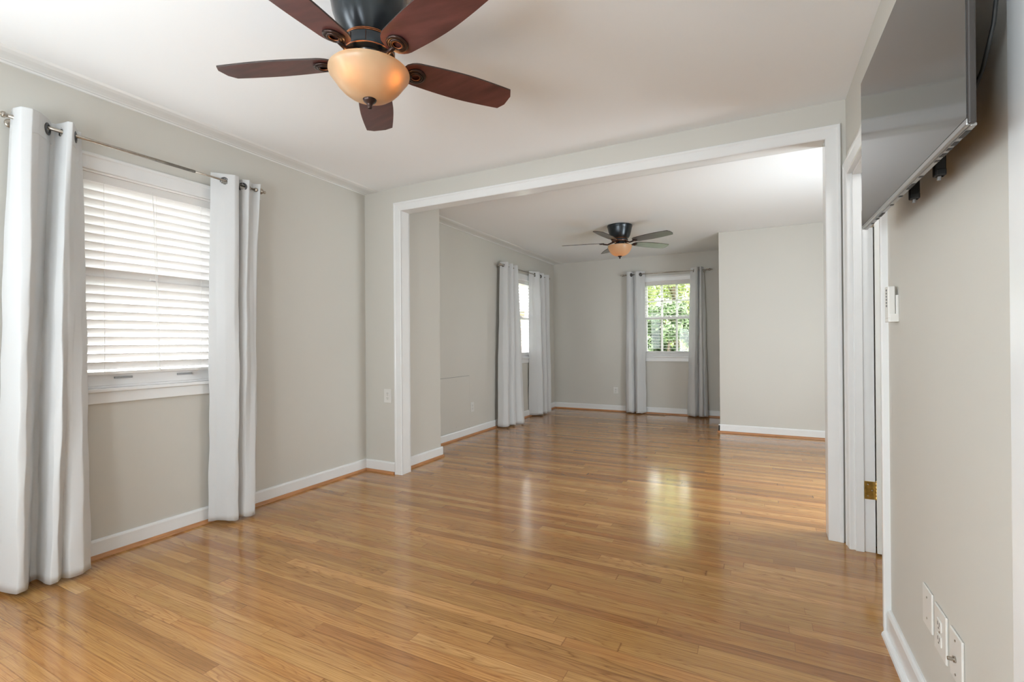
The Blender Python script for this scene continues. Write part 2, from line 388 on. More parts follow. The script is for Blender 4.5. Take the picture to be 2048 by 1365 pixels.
# baseboards with a stained shoe moulding
BH, BTK = .098, .015
bprof = [(0, 0), (BTK, 0), (BTK, BH-.012), (BTK-.004, BH-.003), (BTK-.010, BH), (0, BH)]
sprof = [(BTK, 0), (BTK+.017, 0), (BTK+.015, .009), (BTK+.010, .015), (BTK+.004, .019), (BTK, .020)]
def base(name, segs, label, shoe='shoe'):
    b1, b2 = B(), B()
    for p0, p1, out in segs:
        extrude_profile(b1, bprof, (*p0, 0), (*p1, 0), (*out, 0)); extrude_profile(b2, sprof, (*p0, 0), (*p1, 0), (*out, 0))
    o = struct(obj(name, b1, M['trim']), label, 'baseboard'); s = obj('shoe_moulding', b2, M[shoe], o)
    if shoe == 'shoe': s['label'] = 'orange stained quarter round shoe moulding'
base('baseboard_left', [((XL, YB), (XL, Y1), (1, 0))], 'white baseboard along the near room left wall under the big window')
base('baseboard_middle', [((XL+BTK, Y1), (OX0-.075, Y1), (0, -1))], 'short white baseboard between left corner and opening casing')
base('baseboard_chase', [((CHX, Y1+OT), (CHX, CHY+BTK), (1, 0)), ((CHX, CHY), (XL, CHY), (0, 1))], 'white baseboard wrapping the boxed chase past the opening')
base('baseboard_far_left', [((XL, CHY), (XL, Y2), (1, 0))], 'white baseboard along the far room left wall')
base('baseboard_back', [((XL, Y2), (X3, Y2), (0, -1))], 'white baseboard under the far tree window')
base('baseboard_closet', [((X3-BTK, Y3), (1.5, Y3), (0, -1)), ((X3, Y3-BTK), (X3, Y2), (-1, 0))], 'white baseboard wrapping the closet wall')
base('baseboard_right', [((XR, 1.235), (XR, DY0-.075), (-1, 0))], 'white baseboard below the television on the right wall', 'trim')

# shallow ceiling moulding above the left wall
cprof = [(0, -.016), (.010, -.016), (.014, -.013), (.016, -.010), (.030, -.012), (.034, -.0125), (.040, -.010), (.075, -.009), (.12, -.010), (.15, -.007), (.165, 0), (0, 0)]
bm = B(); extrude_profile(bm, cprof, (XL, YB, H), (XL, Y1, H), (1, 0, 0)); struct(obj('trim_1', bm, M['trim']), 'white flat ceiling moulding along the near left wall', 'moulding')
bm = B(); extrude_profile(bm, cprof, (XL, CHY, H), (XL, Y2, H), (1, 0, 0)); struct(obj('trim_2', bm, M['trim']), 'white flat ceiling moulding along the far left wall', 'moulding')

# cased opening: jamb lining and face casing with eased inner edge
o = struct(obj('trim_3', boxes(((OX0-.02, Y1-.004, 0), (OX0, Y1+OT+.004, OZ+.02)), ((OX1, Y1-.004, 0), (OX1+.02, Y1+OT+.004, OZ+.02)), ((OX0, Y1-.004, OZ), (OX1, Y1+OT+.004, OZ+.02))), M['trim'], bevel=.002),
           'glossy white lining and casing of the wide opening between rooms', 'opening trim')
CW = .073
def mitre_casing(axis, plane, out, a0, a1, zt, w, prof_t=(.012, .02), mat_=None, legs=(True, True), bottom=0):
    """three-sided casing: flat board, thicker outside, rounded inside; mitred corners"""
    bm = B()
    prof = [(0, 0), (0, prof_t[0]-.004), (.004, prof_t[0]), (w*.72, prof_t[1]-.004), (w*.8, prof_t[1]), (w-.004, prof_t[1]), (w, prof_t[1]-.004), (w, 0)]
    # path: inner corners; corner offset direction outward
    path = [((a0, bottom), (-1, 0)), ((a0, zt), (-1, 1)), ((a1, zt), (1, 1)), ((a1, bottom), (1, 0))]
    rings = []
    for (a, z), (da, dz) in path:
        rg = []
        for w_, t in prof:
            aa, zz, dd = a+da*w_, z+dz*w_, t*out
            rg.append(bm.verts.new((plane+dd, aa, zz) if axis == 'X' else (aa, plane+dd, zz)))
        rings.append(rg)
    n = len(prof)
    for i, (A, Bq) in enumerate(zip(rings, rings[1:])):
        if i == 0 and not legs[0]: continue
        if i == 2 and not legs[1]: continue
        for j in range(n): bm.faces.new((A[j], A[(j+1) % n], Bq[(j+1) % n], Bq[j]))
    bm.faces.new(rings[0]); bm.faces.new(rings[-1])
    bmesh.ops.recalc_face_normals(bm, faces=bm.faces)
    return bm
c = obj('casing', mitre_casing('Y', Y1, -1, OX0, OX1, OZ, CW), M['trim'], o)
c = obj('casing', mitre_casing('Y', Y1+OT, 1, OX0, OX1, OZ, .06), M['trim'], o)

# ------------------------------------------------------------------ doorway on the right wall with its open door
d = struct(empty('door_1', (XR, DY1, 0)), 'white framed doorway in the right wall left of the television', 'door'); 
def at(o, bm):
    bmesh.ops.translate(bm, verts=bm.verts, vec=-Vector(o.location)); return bm
obj('casing', at(d, mitre_casing('X', XR, -1, DY0, DY1, DZ, .072, (.014, .022))), M['trim'], d)
obj('jamb', at(d, boxes(((XR-.002, DY1, 0), (XR+.10, DY1+.02, DZ+.02)), ((XR-.002, DY0, DZ), (XR+.10, DY1, DZ+.02)), ((XR-.002, DY0-.02+.02, 0), (XR+.10, DY0+.004, DZ)))), M['trim'], d, bevel=.0015)
obj('door_stop', at(d, boxes(((XR+.012, DY1-.012, 0), (XR+.05, DY1, DZ)), ((XR+.012, DY0, DZ-.012), (XR+.05, DY1, DZ)))), M['trim'], d, bevel=.0015)
dl = empty('door_leaf', (0, 0, 0)); dl.parent = d
hp = Vector((XR+.104, DY1-.004, 0))
E_ = B(); box(E_, (0, -.035, .012), (.74, 0, DZ-.005))
for z0, z1 in ((.25, .85), (1.05, 1.8)):
    for xx in (.11, .42): box(E_, (xx, -.039, z0), (xx+.21, -.035, z1))
bmesh.ops.rotate(E_, verts=E_.verts, cent=(0,0,0), matrix=Matrix.Rotation(math.radians(-9), 3, 'Z')); bmesh.ops.translate(E_, verts=E_.verts, vec=hp)
bpy.data.objects.remove(dl)
lf = obj('door_leaf', at(d, E_), M['door'], d, bevel=.003)
def hinge(z, mt, lab):
    bm = B(); box(bm, (XR+.053, DY1-.0025, z-.047), (XR+.098, DY1-.0005, z+.047))
    h = obj('hinge', at(d, bm), M[mt], d, bevel=.008, seg=3); h['label'] = lab
    b2 = B()
    for k in range(5):
        lathe(b2, [(.006, -.0085), (.0068, -.0075), (.0068, .0075), (.006, .0085)], 16, (XR+.104, DY1-.010, z-.037+k*.0185))
    lathe(b2, [(.003, .046), (.006, .048), (.005, .053), (.002, .056)], 12, (XR+.104, DY1-.010, z))
    obj('knuckle', at(d, b2), M[mt], h, smooth=True)
    b3 = B()
    for q in (-.03, 0, .03): lathe(b3, [(.0035, -.0035), (.002, -.0042)], 12, (XR+.068+(.018 if q == 0 else 0), DY1, z+q), axis='Y')
    obj('screw', at(d, b3), M['old_brass'], h)
hinge(.325, 'brass', 'polished brass lower hinge'); hinge(1.748, 'old_brass', 'dull painted upper hinge')
# board at the outer corner close to the camera
bm = boxes(((XR-.014, 1.12, 0), (XR, 1.235, H)))
struct(obj('trim_4', bm, M['trim'], bevel=.004), 'white vertical board at the right edge of the picture', 'trim')

# ------------------------------------------------------------------ windows
def window(name, axis, plane, s, a0, a1, label, cols=0, outdoor=1, latches=False):
    """axis 'X': wall of constant X. s: +1 when the room lies on the + side. a0..a1 along the wall"""
    w = struct(empty(name, (plane, a0, WZ0) if axis == 'X' else (a0, plane, WZ0)), label, 'window')
    def P(a, dpt, z): return (plane+s*dpt, a, z) if axis == 'X' else (a, plane+s*dpt, z)
    def bx(bm, a, b): box(bm, P(*a), P(*b))
    z0, z1 = WZ0, WZ1; am = (a0+a1)/2
    # casing: head and sides, stool and apron
    bm = mitre_casing(axis, plane, s, a0, a1, z1, .085, (.012, .02), bottom=z0)
    obj('casing', at(w, bm), M['trim'], w)
    bm = B(); bx(bm, (a0-.10, 0, z0-.018), (a1+.10, .034, z0+.002)); bx(bm, (a0, -.03, z0-.018), (a1, .0, z0+.002))
    obj('window_sill', at(w, bm), M['trim'], w, bevel=.005)
    bm = B(); bx(bm, (a0-.085, 0, z0-.078), (a1+.085, .016, z0-.018)); obj('apron', at(w, bm), M['trim'], w, bevel=.003)
    # jamb liner
    bm = B()
    for q in ((a0, a0+.012), (a1-.012, a1)): bx(bm, (q[0], -WT, z0), (q[1], 0, z1))
    bx(bm, (a0, -WT, z1-.012), (a1, 0, z1)); bx(bm, (a0, -WT, z0), (a1, -.03, z0+.012))
    obj('window_frame', at(w, bm), M['vinyl'], w, bevel=.0015)
    # two sashes, upper one further out
    zm = (z0+z1)/2+.01
    for nm, zz0, zz1, dp, br in (('lower_sash', z0+.012, zm+.018, -.075, .062), ('upper_sash', zm-.018, z1-.012, -.108, .04)):
        bm = B(); sw = .042; A0, A1 = a0+.012, a1-.012; t = .03
        tr = .036 if nm == 'lower_sash' else .042
        bx(bm, (A0, dp, zz0), (A0+sw, dp+t, zz1)); bx(bm, (A1-sw, dp, zz0), (A1, dp+t, zz1))
        bx(bm, (A0+sw, dp, zz0), (A1-sw, dp+t, zz0+br)); bx(bm, (A0+sw, dp, zz1-tr), (A1-sw, dp+t, zz1))
        if cols:
            for k in range(1, cols):
                xx = A0+sw+(A1-A0-2*sw)*k/cols; bx(bm, (xx-.0145, dp+.006, zz0+br), (xx+.0145, dp+t-.006, zz1-tr))
            zz = (zz0+br+zz1-tr)/2
            bx(bm, (A0+sw, dp+.006, zz-.013), (A1-sw, dp+t-.006, zz+.013)) if nm == 'upper_sash' else None
        sh = obj(nm, at(w, bm), M['vinyl'], w, bevel=.002)
        bm = B(); bx(bm, (A0+sw, dp+.013, zz0+br), (A1-sw, dp+.017, zz1-tr)); obj('pane', at(w, bm), M['glass'], sh)
        if nm == 'lower_sash':
            bm = B()
            for q in ((a0+.19, a0+.275), (a1-.26, a1-.175)): bx(bm, (q[0], dp+t, z0+.047), (q[1], dp+t+.012, z0+.058))
            ob = obj('lift_tab', at(w, bm), M['tab_grey'], sh, bevel=.002); ob['label'] = 'grey finger tabs on the sash'
            bm = B(); bx(bm, (am-.02, dp+t-.001, zz1-.002), (am+.02, dp+t+.012, zz1+.014)); obj('sash_lock', at(w, bm), M['vinyl'], sh, bevel=.003)
    return w
window('window_1', 'X', XL, 1, W1[0], W1[1], 'near left window covered by a closed white blind')
window('window_2', 'X', XL, 1, W2[0], W2[1], 'far room left window seen at a slant beside the corner')
window('window_3', 'Y', Y2, -1, W3[0], W3[1], 'far window of small panes looking onto green trees', cols=3)

# frames added round the area lights behind the camera and in hidden walls
def plain_frame(name, axis, plane, s, ca, w, zc, h):
    bm = B(); a0, a1, z0, z1 = ca-w/2, ca+w/2, zc-h/2, zc+h/2
    for q in ((a0-.07, z0-.07, a0, z1+.07), (a1, z0-.07, a1+.07, z1+.07), (a0, z1, a1, z1+.07), (a0, z0-.07, a1, z0)):
        if axis == 'X': box(bm, (plane, q[0], q[1]), (plane+s*.09, q[2], q[3]))
        else: box(bm, (q[0], plane, q[1]), (q[2], plane+s*.09, q[3]))
    struct(obj(name, bm, M['trim'], bevel=.003), 'white window frame added round an unseen area light', 'window')
plain_frame('window_4', 'Y', YB, 1, -1.95, .84, 1.35, 1.36)
plain_frame('window_5', 'Y', YB, 1, -.95, .59, 1.30, 1.36)
plain_frame('fill_frame_left', 'X', XL, 1, -.5, .84, 1.45, 1.14)  # surrounds the added left-wall fill light
plain_frame('fill_frame_far', 'X', 1.5, -1, 4.0, 1.34, 1.15, 1.24)  # surrounds the added far-room fill light

# ------------------------------------------------------------------ blinds
def blind(axis, plane, s, a0, a1, tilt, label, bottom, name='venetian_blind', dpt=-.035, wand=True, mark=True):
    r = empty(name, (plane, a0, WZ1) if axis == 'X' else (a0, plane, WZ1)); tag(r, label, 'blind', 'white slatted window blinds')
    def P(a, d_, z): return (plane+s*d_, a, z) if axis == 'X' else (a, plane+s*d_, z)
    A0, A1 = a0+.016, a1-.016; zt = WZ1-.012
    bm = B(); box(bm, P(A0, dpt-.026, zt-.045), P(A1, dpt+.026, zt)); obj('head_rail', at(r, bm), M['slat'], r, bevel=.002)
    pitch = .0455; hw = .025; n = int((zt-.05-bottom-.02)/pitch)
    for k in range(n+1):
        z = zt-.062-k*pitch
        if z < bottom+.035: break
        bm = B(); vs = []
        m_ = 5
        for e_ in (A0+.002, A1-.002):
            for side in (0, 1):
                row = []
                for i in range(m_):
                    q = -1+2*i/(m_-1); cam_ = .0025*(1-q*q)
                    dd = dpt+q*hw*math.cos(tilt)-cam_*math.sin(tilt); zz = z+q*hw*math.sin(tilt)+cam_*math.cos(tilt)
                    zz -= side*.0026
                    row.append(bm.verts.new(P(e_, dd, zz)))
                vs.append(row)
        t0, b0, t1, b1 = vs
        for i in range(m_-1):
            bm.faces.new((t0[i], t0[i+1], t1[i+1], t1[i])); bm.faces.new((b0[i], b1[i], b1[i+1], b0[i+1]))
            bm.faces.new((t0[i], b0[i], b0[i+1], t0[i+1])); bm.faces.new((t1[i], t1[i+1], b1[i+1], b1[i]))
        bm.faces.new((t0[0], t1[0], b1[0], b0[0])); bm.faces.new((t0[-1], b0[-1], b1[-1], t1[-1]))
        bmesh.ops.recalc_face_normals(bm, faces=bm.faces)
        obj('slat', at(r, bm), M['slat'], r)
    bm = B(); box(bm, P(A0, dpt-.025, bottom), P(A1, dpt+.025, bottom+.016)); obj('bottom_rail', at(r, bm), M['slat'], r, bevel=.003)
    bm = B()
    for f_ in (.16, .5, .84):
        a = A0+(A1-A0)*f_
        for dd in (dpt-.0245, dpt+.027): tube(bm, [P(a, dd, zt-.04), P(a, dd, bottom+.01)], .0009, 6)
    obj('ladder_cord', at(r, bm), M['cord'], r)
    if wand:
        a = A0+(A1-A0)*.47
        bm = B(); tube(bm, [P(a, dpt+.034, zt-.03), P(a+.01, dpt+.036, WZ1-.4), P(a+.03, dpt+.036, bottom+.03)], .0013, 6); tube(bm, [P(a, dpt+.034, zt-.03), P(a+.02, dpt+.036, WZ1-.4), P(a+.034, dpt+.036, bottom+.03)], .0013, 6)
        lathe(bm, [(.001, .02), (.004, .012), (.005, 0), (.003, -.004)], 10, P(a+.032, dpt+.036, bottom+.01))
        obj('pull_cord', at(r, bm), M['cord'], r)
    return r
blind('X', XL, 1, W1[0], W1[1], math.radians(53), 'closed white slatted blind in the near left window', .957)
blind('X', XL, 1, W2[0], W2[1], math.radians(6), 'open white slatted blind in the slanting far left window', .925, wand=False)
blind('Y', Y2, -1, W3[0], W3[1], math.radians(3), 'open white slatted blind in front of the green trees', .925, wand=False)

# ------------------------------------------------------------------ curtains and rods
def crom(pts, n):
    """Catmull-Rom through 2D points, n samples per span"""
    P_ = [np.array(p, float) for p in pts]; P_ = [2*P_[0]-P_[1]]+P_+[2*P_[-1]-P_[-2]]
    out = []
    for i in range(1, len(P_)-2):
        for k in range(n):
            t = k/n; a, b, c_, d_ = P_[i-1:i+3]
            k_ = .17; h1 = 2*t**3-3*t*t+1; out.append(h1*b+(1-h1)*c_+k_*(c_-a)*(t**3-2*t*t+t)+k_*(d_-b)*(t**3-t*t))
    out.append(P_[-2]); return np.array(out)
def curtain(axis, rod, s, top, bot, label, group, ring_ids=(), z_top=2.195, z_bot=.018, zrod=2.152, seed=0):
    """top/bot: plan points (along the wall, offset from the rod into the room); ring_ids: indices of top points with a grommet"""
    def P(a, d_, z): return Vector((rod+s*d_, a, z) if axis == 'X' else (a, rod+s*d_, z))
    a00 = min(p[0] for p in top)
    r = empty('curtain', tuple(P(a00, 0, 0))); tag(r, label, 'curtain', group)
    nn = 9; T = crom(top, nn); Bt = crom(bot, nn)
    zr_ = [z_top-q for q in np.arange(0, .10, .0045)]; zr_ += list(np.linspace(z_top-.105, z_bot, 60)); NZ = len(zr_)-1
    g = np.random.default_rng(seed); ph = g.uniform(0, 6.28, 12); cols = len(T)
    hole = [i*nn for i in ring_ids]
    bm = B(); grid = []
    for j in range(NZ+1):
        z = zr_[j]; t = (z_top-z)/(z_top-z_bot); w = t**.8
        row = []
        for i in range(cols):
            p = T[i]*(1-w)+Bt[i]*w; u = i/cols
            k = min(1, t*3)
            wob = .003*math.sin(ph[0]+7*t+9*u)+.0015*math.sin(ph[1]+17*t-13*u)+.0018*math.sin(ph[2]+43*t+31*u)*g_amp(t)
            row.append(bm.verts.new(P(p[0]+wob*k, p[1]+k*(.003*math.sin(ph[3]+11*t+20*u)+.0006*math.sin(ph[4]+37*t+11*u)), z+(.004*math.sin(ph[5]+25*u) if j == NZ else 0))))
        grid.append(row)
    for j in range(NZ):
        for i in range(cols-1):
            cc = (grid[j][i].co+grid[j+1][i+1].co)/2
            if any((cc-P(T[h_][0], T[h_][1], zrod-.006)).length < .0185 for h_ in hole): continue
            bm.faces.new((grid[j][i], grid[j][i+1], grid[j+1][i+1], grid[j+1][i]))
    pan = obj('cloth', at(r, bm), M['curtain'], r, smooth=True, solid=.0018)
    # stitched header line
    bm = B(); j = 3
    zz = z_top-.105
    pts = [P(T[i][0], T[i][1]+.0008, zz) for i in range(0, cols)]
    tube(bm, pts, .0011, 5); obj('header_seam', at(r, bm), M['curtain'], r)
    for ci in ring_ids:
        i = ci*nn; tg = T[min(i+1, cols-1)]-T[max(i-1, 0)]
        tg3 = P(T[i][0]+tg[0], T[i][1]+tg[1], 0)-P(T[i][0], T[i][1], 0); nr = tg3.cross(Vector((0, 0, 1))).normalized()
        c3 = P(T[i][0], T[i][1], zrod-.006)
        bm = B(); torus(bm, c3, nr, .0225, .0065, flat=.6)
        gr = obj('grommet', at(r, bm), M['grommet'], r, smooth=True)
    return r
def g_amp(t): return min(1, t*2)
GC = 'white grommet curtain panels'
TL_ = [(.918, -.045), (.912, .0), (.922, .05), (.955, .066), (.985, .05), (1.030, 0), (1.058, -.045), (1.072, -.04), (1.082, .0), (1.088, .045), (1.104, .056), (1.134, 0), (1.160, -.045), (1.175, -.050)]
BL_ = [(.865, -.085), (.875, -.03), (.895, .075), (.915, .08), (.935, .052), (.965, -.02), (.985, -.02), (.992, .04), (1.0, .095), (1.022, .105), (1.055, .06), (1.075, .09), (1.12, .105), (1.16, .075)]
curtain('X', -3.0, 1, TL_, BL_, 'white grommet curtain at the left edge of the picture, near window', GC, (5, 8, 11), seed=1)
TR_ = [(1.820, -.045), (1.850, -.02), (1.880, .0), (1.925, .035), (1.955, .03), (1.967, -.01), (1.975, -.04), (1.992, -.03), (2.0, .0), (2.03, .025), (2.062, -.01), (2.085, -.02), (2.106, .0), (2.115, .02)]
BR_ = [(1.800, -.055), (1.825, -.02), (1.850, .05), (1.880, .085), (1.900, .095), (1.905, .06), (1.908, .0), (1.915, .0), (1.920, .05), (1.945, .085), (1.975, .095), (2.005, .10), (2.02, .08), (2.03, .02)]
curtain('X', -3.0, 1, TR_, BR_, 'white grommet curtain on the right side of the near left window', GC, (2, 8), seed=2)
FL_ = [(5.60, -.045), (5.605, 0), (5.62, .045), (5.66, .05), (5.70, .0), (5.735, -.04), (5.77, .0), (5.80, .045), (5.84, .0), (5.88, -.04), (5.92, .0), (5.95, .04), (5.99, .02)]
FLB = [(5.50, -.045), (5.505, .04), (5.54, .09), (5.60, .08), (5.63, .02), (5.66, .05), (5.70, .10), (5.74, .10), (5.76, .04), (5.79, .08), (5.85, .15), (5.92, .14), (6.0, .06)]
curtain('X', -3.0, 1, FL_, FLB, 'white curtain nearest the camera at the far left window', GC, (1, 4, 8), zrod=2.135, z_top=2.18, seed=3)
FR_ = [(6.50, -.045), (6.545, -.01), (6.60, .0), (6.66, .045), (6.71, .04), (6.74, -.01), (6.77, -.045), (6.81, .0), (6.85, .045), (6.90, .0), (6.94, -.045), (7.0, .0), (7.06, .04), (7.10, .03)]
FRB = [(6.56, -.09), (6.60, -.04), (6.64, .02), (6.70, .08), (6.74, .07), (6.76, .0), (6.80, -.02), (6.85, .05), (6.90, .07), (6.93, .0), (6.96, -.02), (7.0, .05), (7.05, .07), (7.08, .0)]
curtain('X', -3.0, 1, FR_, FRB, 'white curtain tucked in the far left corner', GC, (2, 7), zrod=2.135, z_top=2.18, seed=4)
KL_ = [(-1.835, -.03), (-1.82, .03), (-1.785, .05), (-1.755, .02), (-1.735, -.04), (-1.71, -.03), (-1.70, .02), (-1.67, .045), (-1.615, .01), (-1.59, -.03), (-1.562, -.045)]
KLB = [(-1.87, -.04), (-1.84, .03), (-1.80, .06), (-1.755, .06), (-1.72, .0), (-1.705, -.02), (-1.69, .06), (-1.655, .10), (-1.62, .06), (-1.59, .03), (-1.555, -.02)]
curtain('Y', 7.5, -1, KL_, KLB, 'white curtain left of the window with the trees', GC, (3, 8), zrod=2.150, seed=5)
KR_ = [(-.895, -.045), (-.865, -.02), (-.845, .0), (-.815, .045), (-.79, .03), (-.775, -.04), (-.765, -.02), (-.76, .03), (-.745, .045), (-.735, .02), (-.725, -.03), (-.715, -.04)]
KRB = [(-.955, -.05), (-.93, .0), (-.89, .05), (-.84, .06), (-.81, .0), (-.80, -.03), (-.79, .03), (-.765, .08), (-.73, .07), (-.715, .02), (-.69, .05), (-.665, .0)]
curtain('Y', 7.5, -1, KR_, KRB, 'white curtain right of the window with the trees', GC, (2, 6), zrod=2.150, seed=6)

def rod(axis, plane, a0, a1, wall, z, label, thick_to=None, r=.0085):
    def P(a, d_, z_=z): return (d_, a, z_) if axis == 'X' else (a, d_, z_)
    ro = empty('curtain_rod', P(a0, plane, z)); tag(ro, label, 'curtain rod', 'brushed nickel curtain rods')
    sgn = 1 if plane > wall else -1
    tt = thick_to or (a0+a1)/2
    bm = B(); tube(bm, [P(a0, plane), P(tt, plane)], r, 16); obj('pole', at(ro, bm), M['nickel'], ro, smooth=True)
    bm = B(); tube(bm, [P(tt-.02, plane), P(a1, plane)], r*.72, 16); obj('pole', at(ro, bm), M['nickel'], ro, smooth=True)
    ax = 'Y' if axis == 'X' else 'X'
    for a, dr in ((a0, -1), (a1, 1)):
        bm = B()
        pr = [(.0095, -.012), (.014, -.008), (.014, .002), (.008, .006), (.007, .014), (.012, .020), (.017, .024), (.0185, .032), (.0185, .040), (.014, .046), (.007, .049), (.006, .056), (.010, .060), (.010, .066), (.004, .070)]
        lathe(bm, [(q, dr*h) for q, h in pr], 24, P(a, plane), axis=ax); bmesh.ops.recalc_face_normals(bm, faces=bm.faces)
        obj('finial', at(ro, bm), M['nickel'], ro, smooth=True, bevel=.001)
    for a in (a0+.055, a1-.05):
        bm = B()
        tube(bm, [P(a, wall+sgn*.004), P(a, plane-sgn*.016, z-.028)], .0055, 10)
        torus(bm, P(a, plane, z-.004), (0,1,0) if axis == 'X' else (1,0,0), .0135, .0035)
        lathe(bm, [(.021, 0), (.021, sgn*.005), (.015, sgn*.008)], 20, P(a, wall, z), axis='X' if axis == 'X' else 'Y')
        tube(bm, [P(a, wall+sgn*.005), P(a, wall+sgn*.05, z-.018), P(a, plane, z-.026)], .005, 10)
        bmesh.ops.recalc_face_normals(bm, faces=bm.faces)
        obj('bracket', at(ro, bm), M['nickel'], ro, smooth=True)
rod('X', -3.0, .875, 2.095, XL, 2.152, 'long nickel curtain rod across the near left window', 1.70)
rod('X', -3.0, 5.56, 7.13, XL, 2.135, 'nickel curtain rod in the far left corner', 6.4, r=.0075)
rod('Y', 7.5, -1.86, -.665, Y2, 2.150, 'nickel curtain rod above the window with the trees', -1.1, r=.0075)

# ------------------------------------------------------------------ ceiling fans
def blade_bm(r0, r1, w_root, w_mid, w_tip, pitch, z, th=.006, tipcut=.018):
    """blade along +X from r0 to r1; rounded root, broad middle, clipped tip"""
    bm = B(); L_ = r1-r0; st = []
    n = 30
    for i in range(n+1):
        t = i/n; x = r0+L_*t
        if t < .16: w = w_root*math.sqrt(max(0, 1-((.16-t)/.16)**2))
        else: w = w_root+(w_mid-w_root)*math.sin(min(1, (t-.16)/.42)*PI/2)
        if t > .58: w = w_mid+(w_tip-w_mid)*((t-.58)/.42)**1.6
        st.append((x, max(w, .004)/2))
    ot = [(x, w) for x, w in st]+[(r1+tipcut, st[-1][1]*.45)]; ob_ = [(x, -w) for x, w in st]+[(r1+tipcut, -st[-1][1]*.45)]
    rows = []
    for (x, a), (x2, b_) in zip(ot, ob_):
        row = []
        for k in range(7):
            u = k/6; y = a+(b_-a)*u
            row.append((x, y))
        rows.append(row)
    cp, sp = math.cos(pitch), math.sin(pitch)
    def V(x, y, dz): return bm.verts.new((x, y*cp-dz*sp, z+y*sp+dz*cp))
    top = [[V(x, y, th/2) for x, y in row] for row in rows]; bot = [[V(x, y, -th/2) for x, y in row] for row in rows]
    for i in range(len(rows)-1):
        for k in range(6):
            bm.faces.new((top[i][k], top[i][k+1], top[i+1][k+1], top[i+1][k])); bm.faces.new((bot[i][k], bot[i+1][k], bot[i+1][k+1], bot[i][k+1]))
        for k, fl in ((0, 0), (6, 1)):
            f = bm.faces.new((top[i][k], top[i+1][k], bot[i+1][k], bot[i][k])); f.material_index = 1
    for q in (0, len(rows)-1):
        for k in range(6):
            f = bm.faces.new((top[q][k], top[q][k+1], bot[q][k+1], bot[q][k])); f.material_index = 1
    bmesh.ops.recalc_face_normals(bm, faces=bm.faces)
    return bm
def fan(center, phase, R, zb, pitch, blade_mat, label, motor, ring, bowl, fin, arm, wr, bulbs, text=False, w=(.125, .148, .124)):
    f = empty('ceiling_fan', (center[0], center[1], H)); tag(f, label, 'ceiling fan', 'ceiling fans with amber light bowls')
    bm = B(); lathe(bm, [(r, z-H) for r, z in motor], 64); mo = obj('motor_housing', bm, M['bronze'], f, smooth=True, bevel=.0015)
    bm = B(); lathe(bm, [(r, z-H) for r, z in ring], 64); hb = obj('hub', bm, M['bronze'], f, smooth=True, bevel=.001)
    rr, rz0, rz1 = max(r for r, z in ring), min(z for r, z in ring if r > .08), max(z for r, z in ring if r > .08)
    bm = B()
    for zq in (rz0+.002, rz1-.001, rz1+.006): torus(bm, (0, 0, zq-H), (0, 0, 1), rr-.0015 if zq < rz1+.003 else rr-.004, .0018, 64, 8)
    ob = obj('copper_line', bm, M['copper'], hb, smooth=True); ob['label'] = 'copper coloured rings'
    for k in range(10):
        a = 2*PI*(k+.5)/10; bm = B()
        c_, s_ = math.cos(a), math.sin(a)
        tube(bm, [((rr+.0002)*c_, (rr+.0002)*s_, rz0+.008-H), ((rr+.0002)*c_, (rr+.0002)*s_, rz1-.008-H)], .0022, 8)
        obj('vent_rib', bm, M['bronze_brown'], hb)
    for k in range(5):
        an = phase+k*2*PI/5
        bm = blade_bm(arm[1], R-.018, w[0], w[1], w[2], pitch, zb-H)
        bmesh.ops.rotate(bm, verts=bm.verts, cent=(0,0,0), matrix=Matrix.Rotation(an, 3, 'Z'))
        bl = obj('blade', bm, [blade_mat, M['dark_edge']], f, bevel=.0015)
        # arm: curved neck and medallion under the blade root
        cp, sp = math.cos(pitch), math.sin(pitch)
        bm = B(); zc = zb-H
        tube(bm, [(arm[0], 0, zc-.006+arm[3]), (arm[0]+.015, 0, zc-.012+arm[3]), ((arm[0]+arm[2])/2, 0, zc-.018), (arm[2]-.018, 0, zc-.011)], [.010, .009, .008, .009], 10)
        for rg, rt in ((.026, .006), (.018, .0045)): torus(bm, (arm[2], 0, zc-.008-(0.004 if rg < .02 else 0)), (0, -sp, cp), rg*wr, rt*wr, 32, 8, .8)
        bmesh.ops.rotate(bm, verts=bm.verts, cent=(0,0,0), matrix=Matrix.Rotation(an, 3, 'Z'))
        ar = obj('blade_arm', bm, M['bronze_brown'], f, smooth=True)
        bm = B(); torus(bm, (arm[2], 0, zc-.0125), (0, -sp, cp), .0135*wr, .0016, 28, 6)
        bmesh.ops.rotate(bm, verts=bm.verts, cent=(0,0,0), matrix=Matrix.Rotation(an, 3, 'Z'))
        obj('copper_line', bm, M['copper'], ar, smooth=True)
    # neck between hub and bowl, glass bowl (open top), finial
    bm = B(); lathe(bm, [(.058, rz0-H+.004), (.058, bowl[0][1]-H+.012), (.075, bowl[0][1]-H+.006), (.075, bowl[0][1]-H)], 48); obj('light_fitter', bm, M['bronze'], f, smooth=True, bevel=.001)
    bm = B(); pr = [(r, z-H) for r, z in bowl]; inner = [(max(r-.004, .001), z+.004) for r, z in pr[::-1]]
    lathe(bm, pr+inner, 72, cap=False); bmesh.ops.recalc_face_normals(bm, faces=bm.faces)
    g = obj('light_bowl', bm, M['bowl'], f, smooth=True); g['label'] = 'amber alabaster glass bowl, lit'
    bm = B(); lathe(bm, [(r, z-H) for r, z in fin], 32); obj('finial', bm, M['bronze_brown'], f, smooth=True)
    for bx_, by_, bz_, pw in bulbs:
        bm = B(); bmesh.ops.create_uvsphere(bm, u_segments=16, v_segments=10, radius=.019); bmesh.ops.translate(bm, verts=bm.verts, vec=(bx_, by_, bz_-H))
        b_ = obj('bulb', bm, M['bulb'], f, smooth=True)
